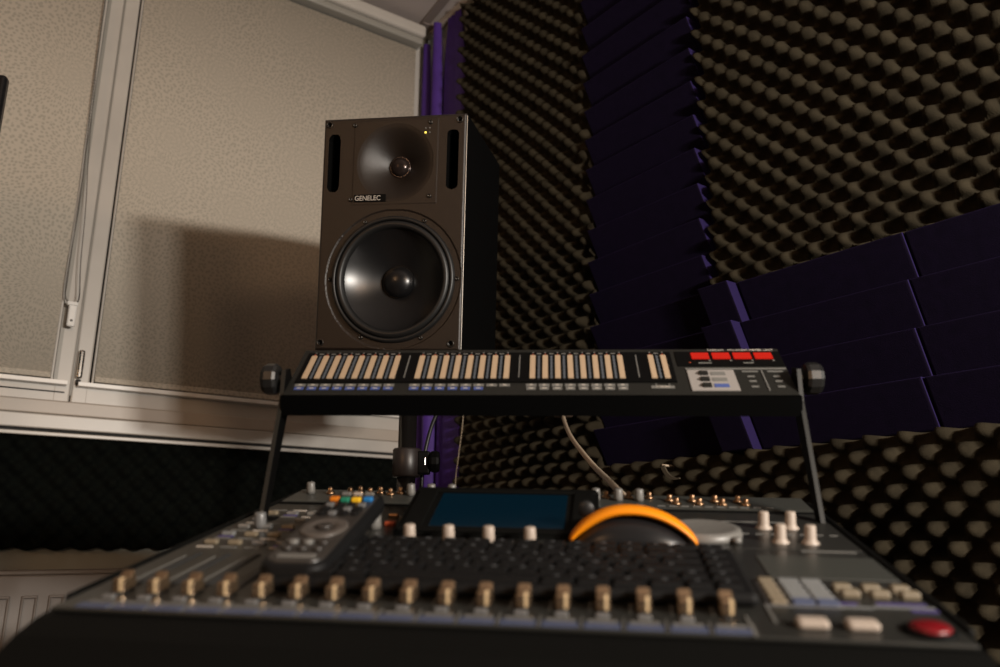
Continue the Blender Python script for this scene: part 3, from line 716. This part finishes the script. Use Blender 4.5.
# ------------------------------------------------------------------ computer keyboard lying on the panel
KM = CM @ T3(.004, .111, .0055)
kb = thing('computer_keyboard', KM, 'black computer keyboard lying across the console behind the faders', 'keyboard')
b = MB(); b.box((0, 0, 0), (.336, .120, .009), M['key'], bev=.004, seg=3); b.build('case', kb)
rows = [[1]*16, [1]*13+[2, 1], [1.5]+[1]*12+[1.5, 1], [1.75]+[1]*11+[2.25, 1], [2.25]+[1]*10+[1.75, 1, 1], [1.25, 1.25, 1.25, 6.25, 1.25, 1.25, 1.25, 1.25, 1, 1]]
for j, r in enumerate(rows):
    tot = sum(r); u = .322/tot; x = -.161; y = .0495-j*.0193
    for k, wd in enumerate(r):
        cx = x+wd*u/2; kw = wd*u-.0025
        z0, z1 = .0043, .0080; dy = .0155 if j else .0125; vs = []
        for (zz, f) in ((z0, 1), (z1-.0008, .90), (z1, .84)):
            for (sx, sy) in ((-1, -1), (1, -1), (1, 1), (-1, 1)): vs.append((cx+sx*(kw/2-(1-f)*.008), y+sy*dy/2*(f*.5+.5), zz))
        fs = [[a+r_*4, (a+1) % 4+r_*4, (a+1) % 4+4+r_*4, a+4+r_*4] for r_ in range(2) for a in range(4)]+[[8, 9, 10, 11], [3, 2, 1, 0]]
        b = MB(); b.add(vs, fs, M['key']); 
        if wd < 3: b.box((cx-.001, y+.002, z1+.0001), (.0022+.002*random.random(), .0022, .0003), M['legend'])
        b.build('key', kb); x += wd*u

# ------------------------------------------------------------------ remote control
RM = CM @ T3(-.1448, .142, .0215) @ Rz(2) @ Rx(6.0)
rc = thing('remote_control', RM, 'dark television remote with four coloured keys lying left of the keyboard', 'remote control')
def outline(L_, W_, n=8, r=.014):
    pts = []
    for (cx, cy, a0) in ((W_/2-r, -L_/2+r, -90), (W_/2-r, L_/2-r, 0), (-W_/2+r, L_/2-r, 90), (-W_/2+r, -L_/2+r, 180)):
        for k in range(n+1): a = math.radians(a0+90*k/n); pts.append((cx+r*math.cos(a), cy+r*math.sin(a)))
    return pts
def slab(b, L_, W_, layers, m, r=.014, wf=None):
    o_ = None; vs = []; fs = []
    for (z, ins) in layers:
        P = outline(L_-2*ins, W_-2*ins, r=max(r-ins, .002)); n = len(P)
        for (x, y) in P: vs.append((x*(1+(wf(y) if wf else 0)), y+.0045, z))
    for r_ in range(len(layers)-1):
        for k in range(n): a = r_*n+k; c_ = r_*n+(k+1) % n; fs.append([a, c_, c_+n, a+n])
    fs += [list(range(n))[::-1], [(len(layers)-1)*n+k for k in range(n)]]; b.add(vs, fs, m, False)
wf = lambda y: .10*math.cos((y+.0)*22)-.06
b = MB(); slab(b, .184, .054, [(-.013, .006), (-.009, .001), (-.002, 0), (.003, .0015), (.0045, .004)], M['key'], wf=wf); b.build('body', rc)
b = MB(); slab(b, .170, .045, [(.0040, 0), (.0052, .0006)], M['remote'], r=.012, wf=wf); b.build('faceplate', rc)
b = MB(); b.lathe([(.0185, .0045), (.0185, .0062), (.0165, .0070), (.009, .0070), (.008, .0058), (.0003, .0058)], M['remote_face'], T3(0, -.008, 0) @ Matrix.Diagonal((1, 1.25, 1, 1)), 32); nr_ = b.build('navigation_ring', rc)
b = MB(); b.lathe([(.0065, .0058), (.0062, .0082), (.0045, .0088)], M['remote'], T3(0, -.008, 0), 24); b.build('select_button', nr_)
for k, m in enumerate(('orange', 'green', 'yellow', 'blue')):
    b = MB(); b.box((-.0150+k*.0100, .066-.002*(k in (1, 2)), .0068), (.0082, .0065, .0042), M[m], bev=.0015, seg=3); o = b.build('colour_key', rc); o['label'] = m+' key'
for j in range(3):
    for i in range(4):
        b = MB(); b.box((-.0140+i*.0093, .050-j*.0115, .0064), (.0066, .0066, .0034), M['key'] if (i+j) % 3 else M['grey_knob'], bev=.0012, seg=2); b.build('button', rc)
for i in range(3):
    b = MB(); b.box((-.0100+i*.0105, .085, .0060), (.0085, .004, .0030), M['white_knob'] if i == 1 else M['grey_knob_l'], bev=.001); b.build('button', rc)
for j in range(2):
    for i in range(3):
        b = MB(); b.lathe([(.0042, .005), (.0040, .0072), (.002, .0078)], M['grey_knob_l'] if j == 0 and i != 2 else M['remote'], T3(-.0125+i*.0115, -.042-j*.013, 0), 16); b.build('button', rc)
b = MB(); b.box((0, -.070, .0056), (.028, .0060, .0018), M['grey_knob_l'], bev=.0008); o = b.build('pale_badge', rc)

# ------------------------------------------------------------------ mouse: dark shell, orange band over its back
MM = CM @ T3(.0975, .226, .0010) @ Rz(-2)
ms = thing('computer_mouse', MM, 'black mouse with bright orange arched band behind the keyboard', 'mouse')
LN, WD, HT = .106, .056, .0310
def mtop(x): 
    s_ = x/(LN/2); return HT*max(0, 1-abs(s_+.06)**2.15/(1.06**2.15 if s_ > 0 else .94**2.15))**.78
def shell(x0, x1, y0, y1, off, m, name, ns=40, nt=14, thick=None):
    vs = []; fs = []
    for i in range(ns+1):
        x = x0+(x1-x0)*i/ns; h = mtop(x*.985)+off; hw = WD/2*(max(.02, 1-abs(x/(LN/2))**3.2))**.5
        for k in range(nt+1):
            f = -1+2*k/nt; f = max(-1, min(1, f)); y = hw*math.sin(f*math.pi/2)
            if y0 is not None: y = y0+(y1-y0)*k/nt; q = y/(WD/2)
            else: q = y/max(hw, 1e-4)
            z = h*(max(0, 1-abs(q)**2.6))**.55
            vs.append((x, y, max(z, 0)))
    n = nt+1
    for i in range(ns):
        for k in range(nt): a = i*n+k; fs.append([a, a+1, a+n+1, a+n])
    b = MB()
    if thick:
        o_ = len(vs); vs += [(x, y, z-thick) for (x, y, z) in vs[:]]
        fs += [[a+o_ for a in f][::-1] for f in fs[:]]
        for i in range(ns):
            for k in (0, nt): a = i*n+k; fs.append([a, a+n, a+n+o_, a+o_])
        for k in range(nt):
            for i in (0, ns): a = i*n+k; fs.append([a, a+1, a+1+o_, a+o_])
    else:
        fs.append([i*n for i in range(ns+1)]+[i*n+nt for i in range(ns, -1, -1)])
    b.add(vs, fs, m, True); return b.build(name, ms)
M['mouse'] = mat('mouse_dark_shell', (.009, .009, .010), .34, spec=.45)
shell(-LN/2*.98, LN/2*.98, None, None, -.0075, M['mouse'], 'shell')
# orange band: arched crest along the near side of the back
vs = []; fs = []; ns = 48
for i in range(ns+1):
    x = -LN/2*.985+LN*.985*i/ns; h = mtop(x); s_ = x/(LN/2); e = max(.0, 1-abs(s_)**6)
    wv = .0078*(.42+.58*e)*(1.08-.25*s_)
    zc = h*.93+.0020
    dx = (mtop(x+.001)-mtop(x-.001))/.002; nn = Vector((-dx, 0, 1)).normalized()
    for k in range(12):
        a = 2*math.pi*k/12; c2 = math.cos(a); s2 = math.sin(a)
        p = Vector((x, -.008+.0120*c2, zc-wv*.40))+nn*(wv*.50*s2); vs.append(p[:])
for i in range(ns):
    for k in range(12): a = i*12+k; c_ = i*12+(k+1) % 12; fs.append([a, c_, c_+12, a+12])
fs += [list(range(12))[::-1], [ns*12+k for k in range(12)]]
b = MB(); b.add(vs, fs, M['amber'], True); o = b.build('orange_band', ms); o['label'] = 'bright orange arched band'
b = MB(); b.lathe([(.006, -.003), (.0072, -.0015), (.0072, .0015), (.006, .003)], M['rubber'], T3(-.040, 0, .026) @ Rx(90), 24); b.build('scroll_wheel', ms)

# ------------------------------------------------------------------ ivory cable to the console and small torn flap
b = MB(); pts = spline([(.139, 1.765, 1.190), (.137, 1.68, 1.150), (.135, 1.50, 1.094), (.140, 1.25, 1.025), (.144, 1.08, .984), (.149, .945, .950)])
b.tube(pts, .0042, M['cable_w'], 12)
root = b.build('power_cable'); tag(root, 'ivory cable dropping from the foam wall to the back of the console', 'cable')
b = MB(); b.box((.716, -.062, 1.192), (.034, .034, .030), mat('brown_plug', (.10, .07, .05), .5), bev=.006, seg=3); b.build('plug', mw=FR).parent = root
b = MB(); vs = []; fs = []; nseg = 12
for i in range(nseg+1):
    a = math.radians(200+80*i/nseg); r = .040; wv = .010*(1-.75*i/nseg)
    cx, cz = 1.030, 1.062
    for (dr, dy) in ((-wv/2, -.056), (wv/2, -.056), (wv/2, -.060), (-wv/2, -.060)): vs.append((cx+(r+dr)*math.cos(a)*.9, dy, cz+(r+dr)*math.sin(a)))
for i in range(nseg):
    for k in range(4): a = i*4+k; c_ = i*4+(k+1) % 4; fs.append([a, c_, c_+4, a+4])
fs += [[0, 1, 2, 3], [nseg*4+k for k in range(4)]]
b.add(vs, fs, mat('tan_foam_scrap', (.07, .055, .035), .9)); b.tube([(.995, -.012, 1.05), (.995, -.058, 1.05)], .0022, M['cable_w'], 6)
tag(b.build('hook', mw=FR), 'small curved tan hook on the foam just below the purple tiles', 'hook')
